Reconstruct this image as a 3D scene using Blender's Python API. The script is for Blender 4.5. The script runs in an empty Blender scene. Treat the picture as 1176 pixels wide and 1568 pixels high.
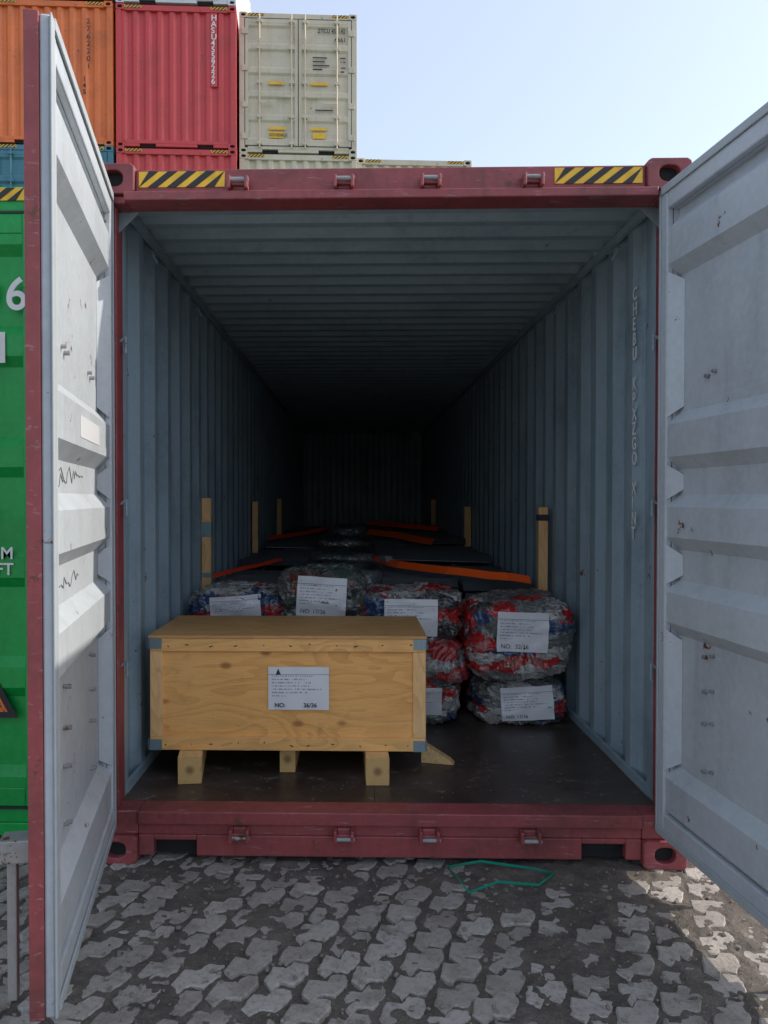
import bpy, math, random
import numpy as np
from mathutils import Vector, Matrix, noise
from mathutils.bvhtree import BVHTree
random.seed(7)
scene = bpy.context.scene
R = math.radians

# ------------------------------------------------------------------ materials
def nd(nt, t, **kw):
    n = nt.nodes.new(t)
    for k, v in kw.items(): setattr(n, k, v)
    return n
def mixc(nt, fac, a, b, bt='MIX'):
    m = nd(nt, 'ShaderNodeMix', data_type='RGBA', blend_type=bt)
    for i, v in ((0, fac), (6, a), (7, b)):
        if isinstance(v, bpy.types.NodeSocket): nt.links.new(v, m.inputs[i])
        elif i == 0: m.inputs[0].default_value = v
        else: m.inputs[i].default_value = (*v[:3], 1)
    return m.outputs[2]
def math_(nt, op, a, b=None, clamp=False):
    m = nd(nt, 'ShaderNodeMath', operation=op, use_clamp=clamp)
    for i, v in ((0, a), (1, b)):
        if v is None: continue
        if isinstance(v, bpy.types.NodeSocket): nt.links.new(v, m.inputs[i])
        else: m.inputs[i].default_value = v
    return m.outputs[0]
def ramp(nt, s, lo, hi):
    m = nd(nt, 'ShaderNodeMapRange'); m.interpolation_type = 'SMOOTHSTEP'
    nt.links.new(s, m.inputs[0]); m.inputs[1].default_value = lo; m.inputs[2].default_value = hi
    return m.outputs[0]
def tnoise(nt, co, scale, detail=6, rough=.55, mscale=None, dist=0, rot=None):
    if mscale or rot:
        mp = nd(nt, 'ShaderNodeMapping'); nt.links.new(co, mp.inputs[0])
        if mscale: mp.inputs['Scale'].default_value = mscale
        if rot: mp.inputs['Rotation'].default_value = rot
        co = mp.outputs[0]
    n = nd(nt, 'ShaderNodeTexNoise'); nt.links.new(co, n.inputs['Vector'])
    n.inputs['Scale'].default_value = scale; n.inputs['Detail'].default_value = min(detail, 5)
    n.inputs['Roughness'].default_value = rough; n.inputs['Distortion'].default_value = dist
    return n.outputs[0]
def base(name, rough=.5, metallic=0):
    m = bpy.data.materials.new(name); m.use_nodes = True
    nt = m.node_tree; b = nt.nodes['Principled BSDF']
    b.inputs['Roughness'].default_value = rough; b.inputs['Metallic'].default_value = metallic
    tc = nd(nt, 'ShaderNodeTexCoord')
    return m, nt, b, tc.outputs['Object']
def bump(nt, b, h, strength, dist=.01):
    bp = nd(nt, 'ShaderNodeBump'); bp.inputs['Strength'].default_value = strength
    bp.inputs['Distance'].default_value = dist
    nt.links.new(h, bp.inputs['Height']); nt.links.new(bp.outputs[0], b.inputs['Normal'])
def paint(name, col, rough=.45, dirt=.35, rust=.0, scale=3, bmp=.25, metallic=0, dcol=None, rustcol=(.13,.05,.025), scratch=0):
    m, nt, b, co = base(name, rough, metallic)
    n1 = tnoise(nt, co, scale, 5, .68)
    n2 = tnoise(nt, co, scale*2, 4, .6, mscale=(3, 3, .25))
    dc = dcol or tuple(c*.45 for c in col)
    f = math_(nt, 'MULTIPLY', ramp(nt, n1, .42, .72), dirt)
    c = mixc(nt, f, col, dc)
    f2 = math_(nt, 'MULTIPLY', ramp(nt, n2, .5, .8), dirt*.9)
    c = mixc(nt, f2, c, dc)
    n4 = tnoise(nt, co, 35, 3, .6)
    c = mixc(nt, math_(nt, 'MULTIPLY', ramp(nt, n4, .35, .75), .14), c, tuple(min(1, x*1.5+.05) for x in col))
    if scratch:
        s1 = tnoise(nt, co, 22, 5, .7, mscale=(.35, 1, 3))
        c = mixc(nt, math_(nt, 'MULTIPLY', ramp(nt, s1, .60, .66), scratch), c, tuple(min(1, x*.6+.22) for x in col))
    if rust:
        n3 = tnoise(nt, co, 9, 5, .78)
        th = .70-.13*rust
        c = mixc(nt, ramp(nt, n3, th, th+.04), c, rustcol)
    nt.links.new(c, b.inputs['Base Color'])
    nt.links.new(math_(nt, 'ADD', math_(nt, 'MULTIPLY', n1, .3), rough-.12), b.inputs['Roughness'])
    bump(nt, b, math_(nt, 'ADD', n1, math_(nt, 'MULTIPLY', n4, .12)), bmp, .012)
    return m
def wood(name, col, dark, axis='x', knots=True, sc=1.0):
    m, nt, b, co = base(name, .6)
    ms = {'x': (1, 9, 9), 'z': (9, 9, 1), 'y': (9, 1, 9)}[axis]
    ms1 = tuple(1 if s == 1 else 5 for s in ms)
    n1 = tnoise(nt, co, 1.15*sc, 2, .5, mscale=ms1, dist=.5)
    n2 = tnoise(nt, co, 14*sc, 4, .6, mscale=ms)
    n3 = tnoise(nt, co, 1.7, 3, .5)
    rings = math_(nt, 'FRACT', math_(nt, 'MULTIPLY', n1, 11))
    rr = ramp(nt, rings, .2, 1.0)
    c = mixc(nt, math_(nt, 'MULTIPLY', rr, .36), col, dark)
    c = mixc(nt, math_(nt, 'MULTIPLY', ramp(nt, n2, .48, .75), .45), c, dark)
    c = mixc(nt, math_(nt, 'MULTIPLY', ramp(nt, n3, .45, .7), .5), c, tuple(min(1, a*1.2+.03) for a in col))
    if knots:
        v = nd(nt, 'ShaderNodeTexVoronoi'); mp = nd(nt, 'ShaderNodeMapping')
        mp.inputs['Scale'].default_value = tuple(1.7 if s > 1 else 1.0 for s in ms)
        nt.links.new(co, mp.inputs[0]); nt.links.new(mp.outputs[0], v.inputs['Vector']); v.inputs['Scale'].default_value = 3.4
        k = ramp(nt, v.outputs['Distance'], .13, .04)
        c = mixc(nt, math_(nt, 'MULTIPLY', k, .8), c, (dark[0]*.6, dark[1]*.5, dark[2]*.5))
    n5 = tnoise(nt, co, 5, 5, .75)
    c = mixc(nt, math_(nt, 'MULTIPLY', ramp(nt, n5, .56, .72), .35), c, (.20, .12, .06))
    nt.links.new(c, b.inputs['Base Color'])
    bump(nt, b, n2, .3, .004)
    return m
def flat(name, col, rough=.6, metallic=0, var=.2):
    m, nt, b, co = base(name, rough, metallic)
    n = tnoise(nt, co, 12, 5, .65)
    nt.links.new(mixc(nt, math_(nt, 'MULTIPLY', ramp(nt, n, .4, .8), var), col, tuple(c*.4 for c in col)), b.inputs['Base Color'])
    return m

M = {}
M['maroon'] = paint('maroon_paint', (.27, .055, .06), .45, .75, .6, 2.5, dcol=(.12, .036, .034), scratch=.45)
M['interior_shaded'] = paint('interior_shaded_paint', (.27, .355, .41), .45, .6, .4, 1.6, dcol=(.12, .17, .20), scratch=.14)  # same paint as the door inner faces, inside shade put into the colour
M['ceiling'] = paint('ceiling_paint', (.29, .38, .42), .45, .45, .2, 1.6, dcol=(.13, .18, .21))
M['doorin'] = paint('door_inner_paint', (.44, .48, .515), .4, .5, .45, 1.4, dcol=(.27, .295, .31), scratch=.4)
M['gasket'] = flat('gasket_rubber', (.36, .40, .42), .6)
M['dark'] = flat('dark_void', (.01, .01, .012), .8)
M['steel'] = paint('galvanised_steel', (.30, .30, .30), .4, .5, .8, 6, metallic=.3)
M['yellow'] = flat('hazard_yellow', (.85, .50, .03), .5, var=.5)
M['black'] = flat('hazard_black', (.02, .02, .022), .5)
M['green'] = paint('green_paint', (.0, .34, .06), .4, .35, .05, 2)
M['orange'] = paint('orange_paint', (.76, .18, .04), .45, .5, .5, 1.2, dcol=(.38, .1, .04), scratch=.2)
M['red'] = paint('red_paint', (.60, .055, .06), .45, .5, .45, 1.2, dcol=(.34, .06, .055), scratch=.2)
M['cream'] = paint('cream_paint', (.60, .53, .40), .5, .35, .4, 1.5)
M['white'] = flat('white_marking', (.8, .8, .78), .5, var=.3)
M['palewhite'] = paint('white_container_paint', (.62, .67, .70), .5, .2, .1, 1)
M['teal'] = paint('teal_paint', (.06, .2, .26), .5, .3, .2, 1)
M['ink'] = flat('ink', (.03, .03, .04), .7)
M['pencil'] = flat('marker_pen', (.16, .17, .19), .7)
M['bluepaint'] = paint('blue_paint', (.05, .14, .32), .5, .3, .2, 1)
M['ply'] = wood('plywood_face', (.86, .45, .14), (.50, .21, .05), 'x')
M['plytop'] = wood('plywood_top', (.58, .32, .115), (.32, .16, .055), 'x', False)
M['pine'] = wood('pine_timber', (.84, .46, .155), (.47, .22, .06), 'x', False)
M['pinev'] = wood('pine_timber_upright', (.82, .50, .22), (.48, .25, .09), 'z', True)
M['piney'] = wood('pine_timber_runner', (.72, .48, .21), (.42, .25, .10), 'y', True)
M['tin'] = flat('tin_strap', (.25, .35, .40), .35, .5)
M['strap'] = flat('orange_webbing', (1.0, .12, .008), .6, var=.05)
M['redstrap'] = flat('red_webbing', (1.0, .07, .015), .6, var=.1)
M['tealstrap'] = flat('green_pet_strap', (.0, .25, .17), .35)
M['blackbar'] = flat('black_bar', (.10, .108, .12), .32, .4, .35)
M['blackcore'] = flat('bundle_core', (.006, .006, .007), .9)

def endgrain():
    m, nt, b, co = base('timber_end_grain', .8)
    sx = nd(nt, 'ShaderNodeSeparateXYZ'); nt.links.new(co, sx.inputs[0])
    cb = nd(nt, 'ShaderNodeCombineXYZ'); nt.links.new(sx.outputs[0], cb.inputs[0]); nt.links.new(sx.outputs[2], cb.inputs[2])
    ln = nd(nt, 'ShaderNodeVectorMath', operation='LENGTH'); nt.links.new(cb.outputs[0], ln.inputs[0])
    d = math_(nt, 'ADD', ln.outputs['Value'], math_(nt, 'MULTIPLY', tnoise(nt, co, 18, 3), .012))
    r_ = ramp(nt, math_(nt, 'FRACT', math_(nt, 'MULTIPLY', d, 130)), .3, 1)
    c = mixc(nt, math_(nt, 'MULTIPLY', r_, .5), (.62, .40, .16), (.36, .2, .07))
    c = mixc(nt, ramp(nt, d, .036, .012), c, (.25, .15, .06))
    c = mixc(nt, math_(nt, 'MULTIPLY', ramp(nt, tnoise(nt, co, 30, 5, .7), .55, .7), .5), c, (.2, .13, .06))
    nt.links.new(c, b.inputs['Base Color']); return m
M['endgrain'] = endgrain()

def floor_mat():
    m, nt, b, co = base('container_floor_plywood', .35)
    n1 = tnoise(nt, co, 2.2, 5, .7); n2 = tnoise(nt, co, 30, 4, .7, mscale=(.3, 3, 1)); n3 = tnoise(nt, co, 9, 5, .82)
    c = mixc(nt, ramp(nt, n1, .35, .7), (.034, .025, .021), (.078, .06, .049))
    c = mixc(nt, math_(nt, 'MULTIPLY', ramp(nt, n2, .58, .78), .5), c, (.16, .135, .12))
    c = mixc(nt, math_(nt, 'MULTIPLY', ramp(nt, n3, .575, .65), .65), c, (.21, .18, .16))
    nt.links.new(c, b.inputs['Base Color'])
    nt.links.new(math_(nt, 'ADD', math_(nt, 'MULTIPLY', n1, .5), .14), b.inputs['Roughness'])
    bump(nt, b, n2, .2, .004)
    return m
M['floor'] = floor_mat()

def film_mat(name, cols, seed, veil=.35, sc=1.0, grey=.25):
    m, nt, b, co = base(name, .28)
    mp = nd(nt, 'ShaderNodeMapping'); nt.links.new(co, mp.inputs[0]); mp.inputs['Location'].default_value = (seed*3.1, seed*1.7, seed)
    mp.inputs['Rotation'].default_value = (0, .3*(seed % 3-1), .2)
    co = mp.outputs[0]
    wz = nd(nt, 'ShaderNodeTexNoise'); nt.links.new(co, wz.inputs['Vector']); wz.inputs['Scale'].default_value = 6; wz.inputs['Detail'].default_value = 4
    wz.inputs['Roughness'].default_value = .7
    ad = nd(nt, 'ShaderNodeVectorMath', operation='MULTIPLY_ADD'); nt.links.new(wz.outputs['Color'], ad.inputs[0]); ad.inputs[1].default_value = (.26, .26, .2); nt.links.new(co, ad.inputs[2])
    mp2 = nd(nt, 'ShaderNodeMapping'); mp2.inputs['Scale'].default_value = (5.0*sc, 5.0*sc, 15*sc); nt.links.new(ad.outputs[0], mp2.inputs[0])
    v = nd(nt, 'ShaderNodeTexVoronoi'); nt.links.new(mp2.outputs[0], v.inputs['Vector']); v.inputs['Scale'].default_value = 1
    sx = nd(nt, 'ShaderNodeSeparateColor'); nt.links.new(v.outputs['Color'], sx.inputs[0])
    cr = nd(nt, 'ShaderNodeValToRGB'); cr.color_ramp.interpolation = 'CONSTANT'
    el = cr.color_ramp.elements; N = len(cols)
    el[0].position = 0; el[0].color = (*cols[0], 1); el[1].position = 1/N; el[1].color = (*cols[1], 1)
    for i in range(2, N):
        e = el.new(i/N); e.color = (*cols[i], 1)
    nt.links.new(sx.outputs[0], cr.inputs[0])
    c = cr.outputs[0]
    w = tnoise(nt, co, 6, 5, .6, mscale=(1.6, 1.6, 1), dist=1.6, rot=(0, .5, 0))
    w2 = tnoise(nt, co, 14, 3, .55, mscale=(.8, .8, 1.5), dist=2.4, rot=(0, -.5, 0))
    w3 = tnoise(nt, co, 9, 5, .7, mscale=(.5, .5, 3.2), dist=1.0)
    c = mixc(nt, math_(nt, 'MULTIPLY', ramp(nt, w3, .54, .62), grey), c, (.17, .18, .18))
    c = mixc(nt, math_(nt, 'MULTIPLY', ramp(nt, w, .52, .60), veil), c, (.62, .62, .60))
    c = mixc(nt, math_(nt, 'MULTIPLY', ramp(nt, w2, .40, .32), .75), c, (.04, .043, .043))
    nt.links.new(c, b.inputs['Base Color'])
    b.inputs['Coat Weight'].default_value = 1; b.inputs['Coat Roughness'].default_value = .08
    bump(nt, b, math_(nt, 'ADD', math_(nt, 'ADD', w, w3), math_(nt, 'MULTIPLY', w2, .7)), 1.0, .055)
    return m
RW, BL, GR, WH, OL, DK = (.70, .022, .025), (.035, .10, .27), (.24, .25, .24), (.66, .65, .62), (.13, .16, .12), (.05, .055, .06)
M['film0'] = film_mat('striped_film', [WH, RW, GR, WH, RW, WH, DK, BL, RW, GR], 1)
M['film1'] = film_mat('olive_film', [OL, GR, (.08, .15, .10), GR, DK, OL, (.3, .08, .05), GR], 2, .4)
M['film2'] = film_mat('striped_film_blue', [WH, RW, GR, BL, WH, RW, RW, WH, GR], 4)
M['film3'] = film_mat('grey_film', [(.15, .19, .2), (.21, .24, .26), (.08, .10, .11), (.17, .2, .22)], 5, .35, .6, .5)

def label_mat():
    m, nt, b, _ = base('printed_paper', .45)
    uv = nd(nt, 'ShaderNodeTexCoord').outputs['UV']
    sx = nd(nt, 'ShaderNodeSeparateXYZ'); nt.links.new(uv, sx.inputs[0])
    u, v = sx.outputs[0], sx.outputs[1]
    rows = math_(nt, 'MULTIPLY', v, 13)
    fr = math_(nt, 'FRACT', rows); fl = math_(nt, 'FLOOR', rows)
    cmb = nd(nt, 'ShaderNodeCombineXYZ')
    nt.links.new(math_(nt, 'MULTIPLY', u, 55), cmb.inputs[0]); nt.links.new(math_(nt, 'MULTIPLY', fl, 7.3), cmb.inputs[1])
    n = nd(nt, 'ShaderNodeTexNoise'); nt.links.new(cmb.outputs[0], n.inputs['Vector']); n.inputs['Scale'].default_value = 1; n.inputs['Detail'].default_value = 3
    ink = math_(nt, 'MULTIPLY', math_(nt, 'GREATER_THAN', n.outputs[0], .5), math_(nt, 'LESS_THAN', fr, .42))
    ink = math_(nt, 'MULTIPLY', ink, math_(nt, 'GREATER_THAN', u, .06))
    n2 = nd(nt, 'ShaderNodeTexWhiteNoise'); n2.noise_dimensions = '1D'; nt.links.new(fl, n2.inputs['W'])
    ink = math_(nt, 'MULTIPLY', ink, math_(nt, 'LESS_THAN', u, math_(nt, 'ADD', math_(nt, 'MULTIPLY', n2.outputs[0], .6), .33)))
    ink = math_(nt, 'MULTIPLY', ink, math_(nt, 'GREATER_THAN', v, .27))
    ink = math_(nt, 'MULTIPLY', ink, math_(nt, 'LESS_THAN', v, .80))
    line = math_(nt, 'LESS_THAN', math_(nt, 'ABSOLUTE', math_(nt, 'SUBTRACT', v, .82)), .006)
    ink = math_(nt, 'MAXIMUM', math_(nt, 'MULTIPLY', ink, .7), line)
    nt.links.new(mixc(nt, ink, (.70, .71, .74), (.12, .13, .20)), b.inputs['Base Color'])
    b.inputs['Coat Weight'].default_value = .3
    return m
M['label'] = label_mat()

# ------------------------------------------------------------------ geometry helpers
def empty(name, loc=(0, 0, 0), rot=0):
    e = bpy.data.objects.new(name, None); scene.collection.objects.link(e)
    e.location = loc; e.rotation_euler = (0, 0, rot); e.empty_display_size = .2
    return e
class MB:
    def __init__(s): s.v = []; s.f = []
    def quad(s, a, b, c, d):
        i = len(s.v); s.v += [a, b, c, d]; s.f.append((i, i+1, i+2, i+3))
    def box(s, x0, x1, y0, y1, z0, z1, mat=None):
        i = len(s.v)
        p = [Vector((x, y, z)) for z in (z0, z1) for y in (y0, y1) for x in (x0, x1)]
        if mat: p = [mat @ q for q in p]
        s.v += [tuple(q) for q in p]
        for f in ((0, 2, 3, 1), (4, 5, 7, 6), (0, 1, 5, 4), (2, 6, 7, 3), (0, 4, 6, 2), (1, 3, 7, 5)):
            s.f.append(tuple(i+k for k in f))
        return s
    def cyl(s, p0, p1, r, n=12):
        p0, p1 = Vector(p0), Vector(p1); d = (p1-p0).normalized()
        a = d.orthogonal().normalized(); b = d.cross(a); i = len(s.v)
        for p in (p0, p1):
            for k in range(n):
                t = 2*math.pi*k/n; s.v.append(tuple(p+r*(a*math.cos(t)+b*math.sin(t))))
        for k in range(n):
            s.f.append((i+k, i+(k+1) % n, i+n+(k+1) % n, i+n+k))
        s.f.append(tuple(i+k for k in range(n))[::-1]); s.f.append(tuple(i+n+k for k in range(n)))
        return s
    def prism(s, pts, y0, y1):
        i = len(s.v); n = len(pts)
        s.v += [(x, y0, z) for x, z in pts]+[(x, y1, z) for x, z in pts]
        s.f.append(tuple(i+k for k in range(n))); s.f.append(tuple(i+n+k for k in range(n))[::-1])
        for k in range(n): s.f.append((i+k, i+n+k, i+n+(k+1) % n, i+(k+1) % n))
        return s
    def obj(s, name, mat, parent=None, bevel=0, smooth=False):
        me = bpy.data.meshes.new(name); me.from_pydata([tuple(v) for v in s.v], [], s.f); me.update()
        o = bpy.data.objects.new(name, me); scene.collection.objects.link(o)
        me.materials.append(mat)
        if parent: o.parent = parent
        if bevel:
            b = o.modifiers.new('bevel', 'BEVEL'); b.width = bevel; b.segments = 2; b.limit_method = 'ANGLE'
        if smooth:
            for p in me.polygons: p.use_smooth = True
        return o
def corr(t0, t1, pitch, depth, flatf=.25):
    n = max(1, round((t1-t0)/pitch)); p = (t1-t0)/n; out = []
    fl = p*flatf; sl = p*(.5-flatf)
    for i in range(n):
        a = t0+i*p
        out += [(a, 0), (a+fl, 0), (a+fl+sl, depth), (a+2*fl+sl, depth)]
    out.append((t1, 0)); return out
def text(body, size, loc, mat, parent, rot=(math.pi/2, 0, 0), align='LEFT', ls=1.0, sx=1.0):
    cu = bpy.data.curves.new('text', 'FONT'); cu.body = body; cu.size = size; cu.align_x = align; cu.extrude = .0008
    cu.space_line = ls; cu.offset = size*.012
    cu.materials.append(mat)
    o = bpy.data.objects.new('marking', cu); scene.collection.objects.link(o)
    o.location = loc; o.rotation_euler = rot; o.scale = (sx, 1, 1); o.parent = parent
    return o
def casting(mb, dk, xc, zc, w, h, y0, y1, hw, hh):
    n = 32; out = []; inn = []
    for k in range(n):
        t = 2*math.pi*k/n+math.pi/n; c, s_ = math.cos(t), math.sin(t)
        q = 1/max(abs(c), abs(s_)); out.append((xc+c*q*w/2, zc+s_*q*h/2))
        inn.append((xc+math.copysign(abs(c)**.8, c)*hw/2, zc+math.copysign(abs(s_)**.8, s_)*hh/2))
    i = len(mb.v)
    mb.v += [(x, y0, z) for x, z in out]+[(x, y0, z) for x, z in inn]+[(x, y0+.035, z) for x, z in inn]+[(x, y1, z) for x, z in out]
    for k in range(n):
        j = (k+1) % n
        mb.f += [(i+k, i+j, i+n+j, i+n+k), (i+n+k, i+n+j, i+2*n+j, i+2*n+k), (i+k, i+3*n+k, i+3*n+j, i+j)]
    mb.f.append(tuple(i+3*n+k for k in range(n)))
    a = len(dk.v); dk.v += [(x, y0+.034, z) for x, z in inn]; dk.f.append(tuple(a+k for k in range(n)))
def hazard(parent, x0, x1, z0, z1, y, n=4, th=.003):
    MB().box(x0, x1, y-th, y, z0, z1).obj('hazard_plate', M['yellow'], parent)
    b = MB(); w = (x1-x0)/(n+.5); sh = (z1-z0)*1.3
    for i in range(n+1):
        a = x0+(i)*w; c = a+w*.5; s_ = .5*sh
        pts = [(a+s_, z1), (c+s_, z1), (c-s_, z0), (a-s_, z0)]
        pts = [(min(max(x, x0), x1), z) for x, z in pts]
        if abs(pts[0][0]-pts[1][0]) < 1e-4 and abs(pts[2][0]-pts[3][0]) < 1e-4: continue
        b.prism(pts, y-th-.002, y-th+.001)
    b.obj('hazard_stripes', M['black'], parent)

# ------------------------------------------------------------------ generic closed containers
def closed_container(loc, rot, mat, L=12.19, kind='end', H=2.9):
    e = empty('shipping_container', loc, rot)
    f = MB(); dk = MB(); r = MB()
    for sx in (-1, 1):
        f.box(sx*1.219 if sx < 0 else 1.11, -1.11 if sx < 0 else 1.219, 0, .12, .118, H-.118)
        f.box(min(sx*1.219, sx*1.10), max(sx*1.219, sx*1.10), L-.12, L, .118, H-.118)
        f.box(min(sx*1.215, sx*1.15), max(sx*1.215, sx*1.15), .12, L-.12, .02, .17)
        f.box(min(sx*1.215, sx*1.15), max(sx*1.215, sx*1.15), .12, L-.12, H-.09, H-.02)
        for z in (.059, H-.059):
            casting(f, dk, sx*1.135, z, .17, .118, -.006, .17, .10, .062)
            f.box(min(sx*1.219, sx*1.05), max(sx*1.219, sx*1.05), L-.17, L, z-.059, z+.059)
    f.box(-1.05, 1.05, .01, .11, H-.125, H-.012)
    f.box(-1.05, 1.05, .01, .11, .09, .16)
    f.box(-1.05, -.75, .01, .11, .03, .09); f.box(-.42, .42, .01, .11, .03, .09); f.box(.75, 1.05, .01, .11, .03, .09)
    dk.box(-.75, -.42, .06, .07, .03, .09); dk.box(.42, .75, .06, .07, .03, .09)
    f.box(-1.11, 1.11, L-.1, L-.01, .03, H-.03)
    f.box(-1.16, 1.16, .1, L-.1, .12, .16)
    w = MB()
    for sx in (-1, 1):
        pr = corr(.12, L-.12, .28, .036)
        for (a, oa), (b, ob) in zip(pr, pr[1:]):
            w.quad((sx*(1.208-oa), a, .1), (sx*(1.208-ob), b, .1), (sx*(1.208-ob), b, H-.05), (sx*(1.208-oa), a, H-.05))
    pr = corr(.1, L-.1, .21, .02)
    for (a, oa), (b, ob) in zip(pr, pr[1:]):
        w.quad((-1.2, a, H-.012-oa), (1.2, a, H-.012-oa), (1.2, b, H-.012-ob), (-1.2, b, H-.012-ob))
    if kind == 'end':
        pr = corr(-1.11, 1.11, .25, .045, .27)
        for (a, oa), (b, ob) in zip(pr, pr[1:]):
            w.quad((a, .03+oa, .14), (b, .03+ob, .14), (b, .03+ob, H-.1), (a, .03+oa, H-.1))
    else:
        for x0, x1 in ((-1.10, -.008), (.008, 1.10)):
            for a, b in ((x0, x0+.07), (x1-.07, x1)): f.box(a, b, .0, .05, .165, H-.13)
            f.box(x0+.07, x1-.07, .002, .05, .165, .25); f.box(x0+.07, x1-.07, .002, .05, H-.22, H-.13)
            nb = 5; p = (H-.47)/nb; prof = []
            for i in range(nb):
                z = .25+i*p
                prof += [(z, .004), (z+.045, .004), (z+.09, .036), (z+p-.09, .036), (z+p-.045, .004)]
            prof.append((H-.22, .004))
            for (z, o), (z2, o2) in zip(prof, prof[1:]):
                w.quad((x0+.07, o, z), (x1-.07, o, z), (x1-.07, o2, z2), (x0+.07, o2, z2))
        for x in (-.80, -.14, .14, .80):
            r.cyl((x, -.045, .1), (x, -.045, H-.06), .018, 8)
            for z in (.2, .75, 1.45, 2.15, H-.2): r.box(x-.05, x+.05, -.06, 0.004, z-.03, z+.03)
        for x0, x1, z in ((.14, .42, 1.15), (-.42, -.14, 1.15), (.52, .80, 1.02), (-.80, -.52, 1.02)):
            r.box(x0, x1, -.075, -.06, z-.02, z+.02)
        for sx in (-1, 1):
            for z in (.35, 1.0, 1.75, 2.5): r.box(min(sx*1.04, sx*1.17), max(sx*1.04, sx*1.17), -.02, .0, z-.06, z+.06)
        r.obj('lock_rods', mat, e, .003)
        gk = MB(); gk.box(-.006, .006, .002, .03, .165, H-.13); gk.box(-1.108, 1.108, -.002, .004, .155, .166); gk.box(-1.108, 1.108, -.002, .004, H-.131, H-.121)
        gk.box(-1.111, -1.102, -.002, .004, .166, H-.131); gk.box(1.102, 1.111, -.002, .004, .166, H-.131); gk.obj('gaskets', M['black'], e)
    f.obj('frame', mat, e, .006); w.obj('panels', mat, e); dk.obj('casting_openings', M['dark'], e)
    hazard(e, -1.04, -.70, H-.075, H-.02, .006, 4); hazard(e, .70, 1.04, H-.075, H-.02, .006, 4)
    return e

rz = R(4)
cols = [(-6.28, 12.35), (-3.80, 12.58), (-1.33, 12.90), (1.10, 13.20)]
tint = {0: ['bluepaint', 'cream', 'teal', 'orange'], 1: ['maroon', 'green', 'red', 'red'], 2: ['cream', 'orange', 'cream', 'cream'], 3: ['teal', 'red', 'cream']}
for c, (x, y) in enumerate(cols):
    for t, mn in enumerate(tint[c]):
        k = 'doors' if (c == 2 and t == 3) or (c == 0 and t == 2) else 'end'
        e = closed_container((x, y, t*2.9), rz, M[mn], 12.19, k)
        if c == 1 and t == 3:
            MB().box(.69, .83, .024, .029, 1.28, 2.78).obj('number_panel', M['red'], e)
            text('\n'.join('HASU4559226'), .165, (.705, .020, 2.62), M['white'], e, ls=.78)
        if c == 0 and t == 3:
            text('\n'.join('2762201'), .15, (.70, .02, 2.45), M['ink'], e, ls=1.0)
            text('\n'.join('145'), .13, (.62, .02, 1.3), M['ink'], e, ls=1.0)
        if c == 2 and t == 3:
            text('ZTCU 451142', .13, (.40, -.003, 2.50), M['ink'], e, sx=.75); text('4561', .12, (.75, -.003, 2.33), M['ink'], e)
            pl = MB(); pl.box(.26, .62, -.006, 0, 1.42, 1.48); pl.box(-.62, -.3, -.006, 0, 1.42, 1.48)
            pl.box(.26, .6, -.006, 0, .49, .55); pl.box(-.62, -.26, -.006, 0, .49, .55)
            pl.box(.30, .56, -.006, 0, .32, .44); pl.box(-.6, -.3, -.006, 0, .32, .44)
            pl.obj('placards', M['yellow'], e)
            tx = MB()
            for z, a, b in ((1.98, .3, .6), (1.9, .3, .55), (1.82, .3, .65), (1.74, .3, .5), (1.98, .86, .98), (1.9, .88, .9), (1.78, .88, .98), (1.7, .88, .95), (1.9, .93, .98), (.9, .35, .72)):
                tx.box(a, b, -.005, -.001, z, z+.022)
            tx.obj('small_lettering', M['ink'], e)
            text('GOOSENECK', .09, (-.6, -.008, .35), M['ink'], e, sx=.7)
closed_container((-6.28, 12.35, 11.62), rz, M['maroon'], 12.19, 'doors')
closed_container((-3.80, 12.58, 11.62), rz, M['palewhite'], 6.06, 'doors')

g = closed_container((-2.62, .16, 0), 0, M['green'], 12.19, 'doors')
text('6', .2, (.955, -.003, 2.35), M['white'], g); text('1', .19, (.895, -.003, 2.12), M['white'], g)
text('GREU 41729', .2, (.92, -.003, 2.35), M['white'], g, align='RIGHT'); text('45G', .19, (.87, -.003, 2.12), M['white'], g, align='RIGHT')
for z, s_ in ((1.26, 'CU.M'), (1.19, 'CU.FT')): text(s_, .075, (.985, -.003, z), M['white'], g, align='RIGHT')
MB().prism([(.66, .56), (1.00, .56), (.83, .87)], -.003, 0).obj('warning_triangle', M['black'], g)
MB().prism([(.705, .587), (.955, .587), (.83, .82)], -.006, -.003).obj('warning_triangle_field', M['orange'], g)

# ------------------------------------------------------------------ main open container
FZ = .217; L = 12.19; H = 2.9
C = empty('shipping_container')
f = MB(); dk = MB()
for sx in (-1, 1):
    def bx(a, b, *r): f.box(min(sx*a, sx*b), max(sx*a, sx*b), *r)
    bx(1.148, 1.219, .0, .16, .118, H-.118)
    bx(1.136, 1.147, .03, .06, FZ, 2.745)
    bx(1.168, 1.219, L-.14, L, .118, H-.118)
    bx(1.205, 1.215, .17, L-.17, .02, .20); bx(1.205, 1.215, .17, L-.17, H-.09, H-.02)
    for z in (.059, H-.059):
        casting(f, dk, sx*1.135, z, .178, .118 if z < 1 else .124, -.02, .17, .085, .066)
        bx(1.05, 1.219, L-.08, L, z-.059, z+.059)
f.box(-1.045, 1.045, .0, .10, 2.788, 2.882)
f.prism([(-1.085, 2.745), (1.085, 2.745), (1.085, 2.782), (-1.085, 2.782)], -.036, .10)
f.box(-1.146, -1.086, .0, .10, 2.745, 2.775); f.box(1.086, 1.146, .0, .10, 2.745, 2.775)
f.box(-1.045, 1.045, -.012, .11, .165, FZ+.003); f.box(-1.147, -1.046, .0, .11, .1185, FZ+.002); f.box(1.046, 1.147, .0, .11, .1185, FZ+.002)
f.box(-1.045, 1.045, .003, .03, .118, .165)
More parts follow.
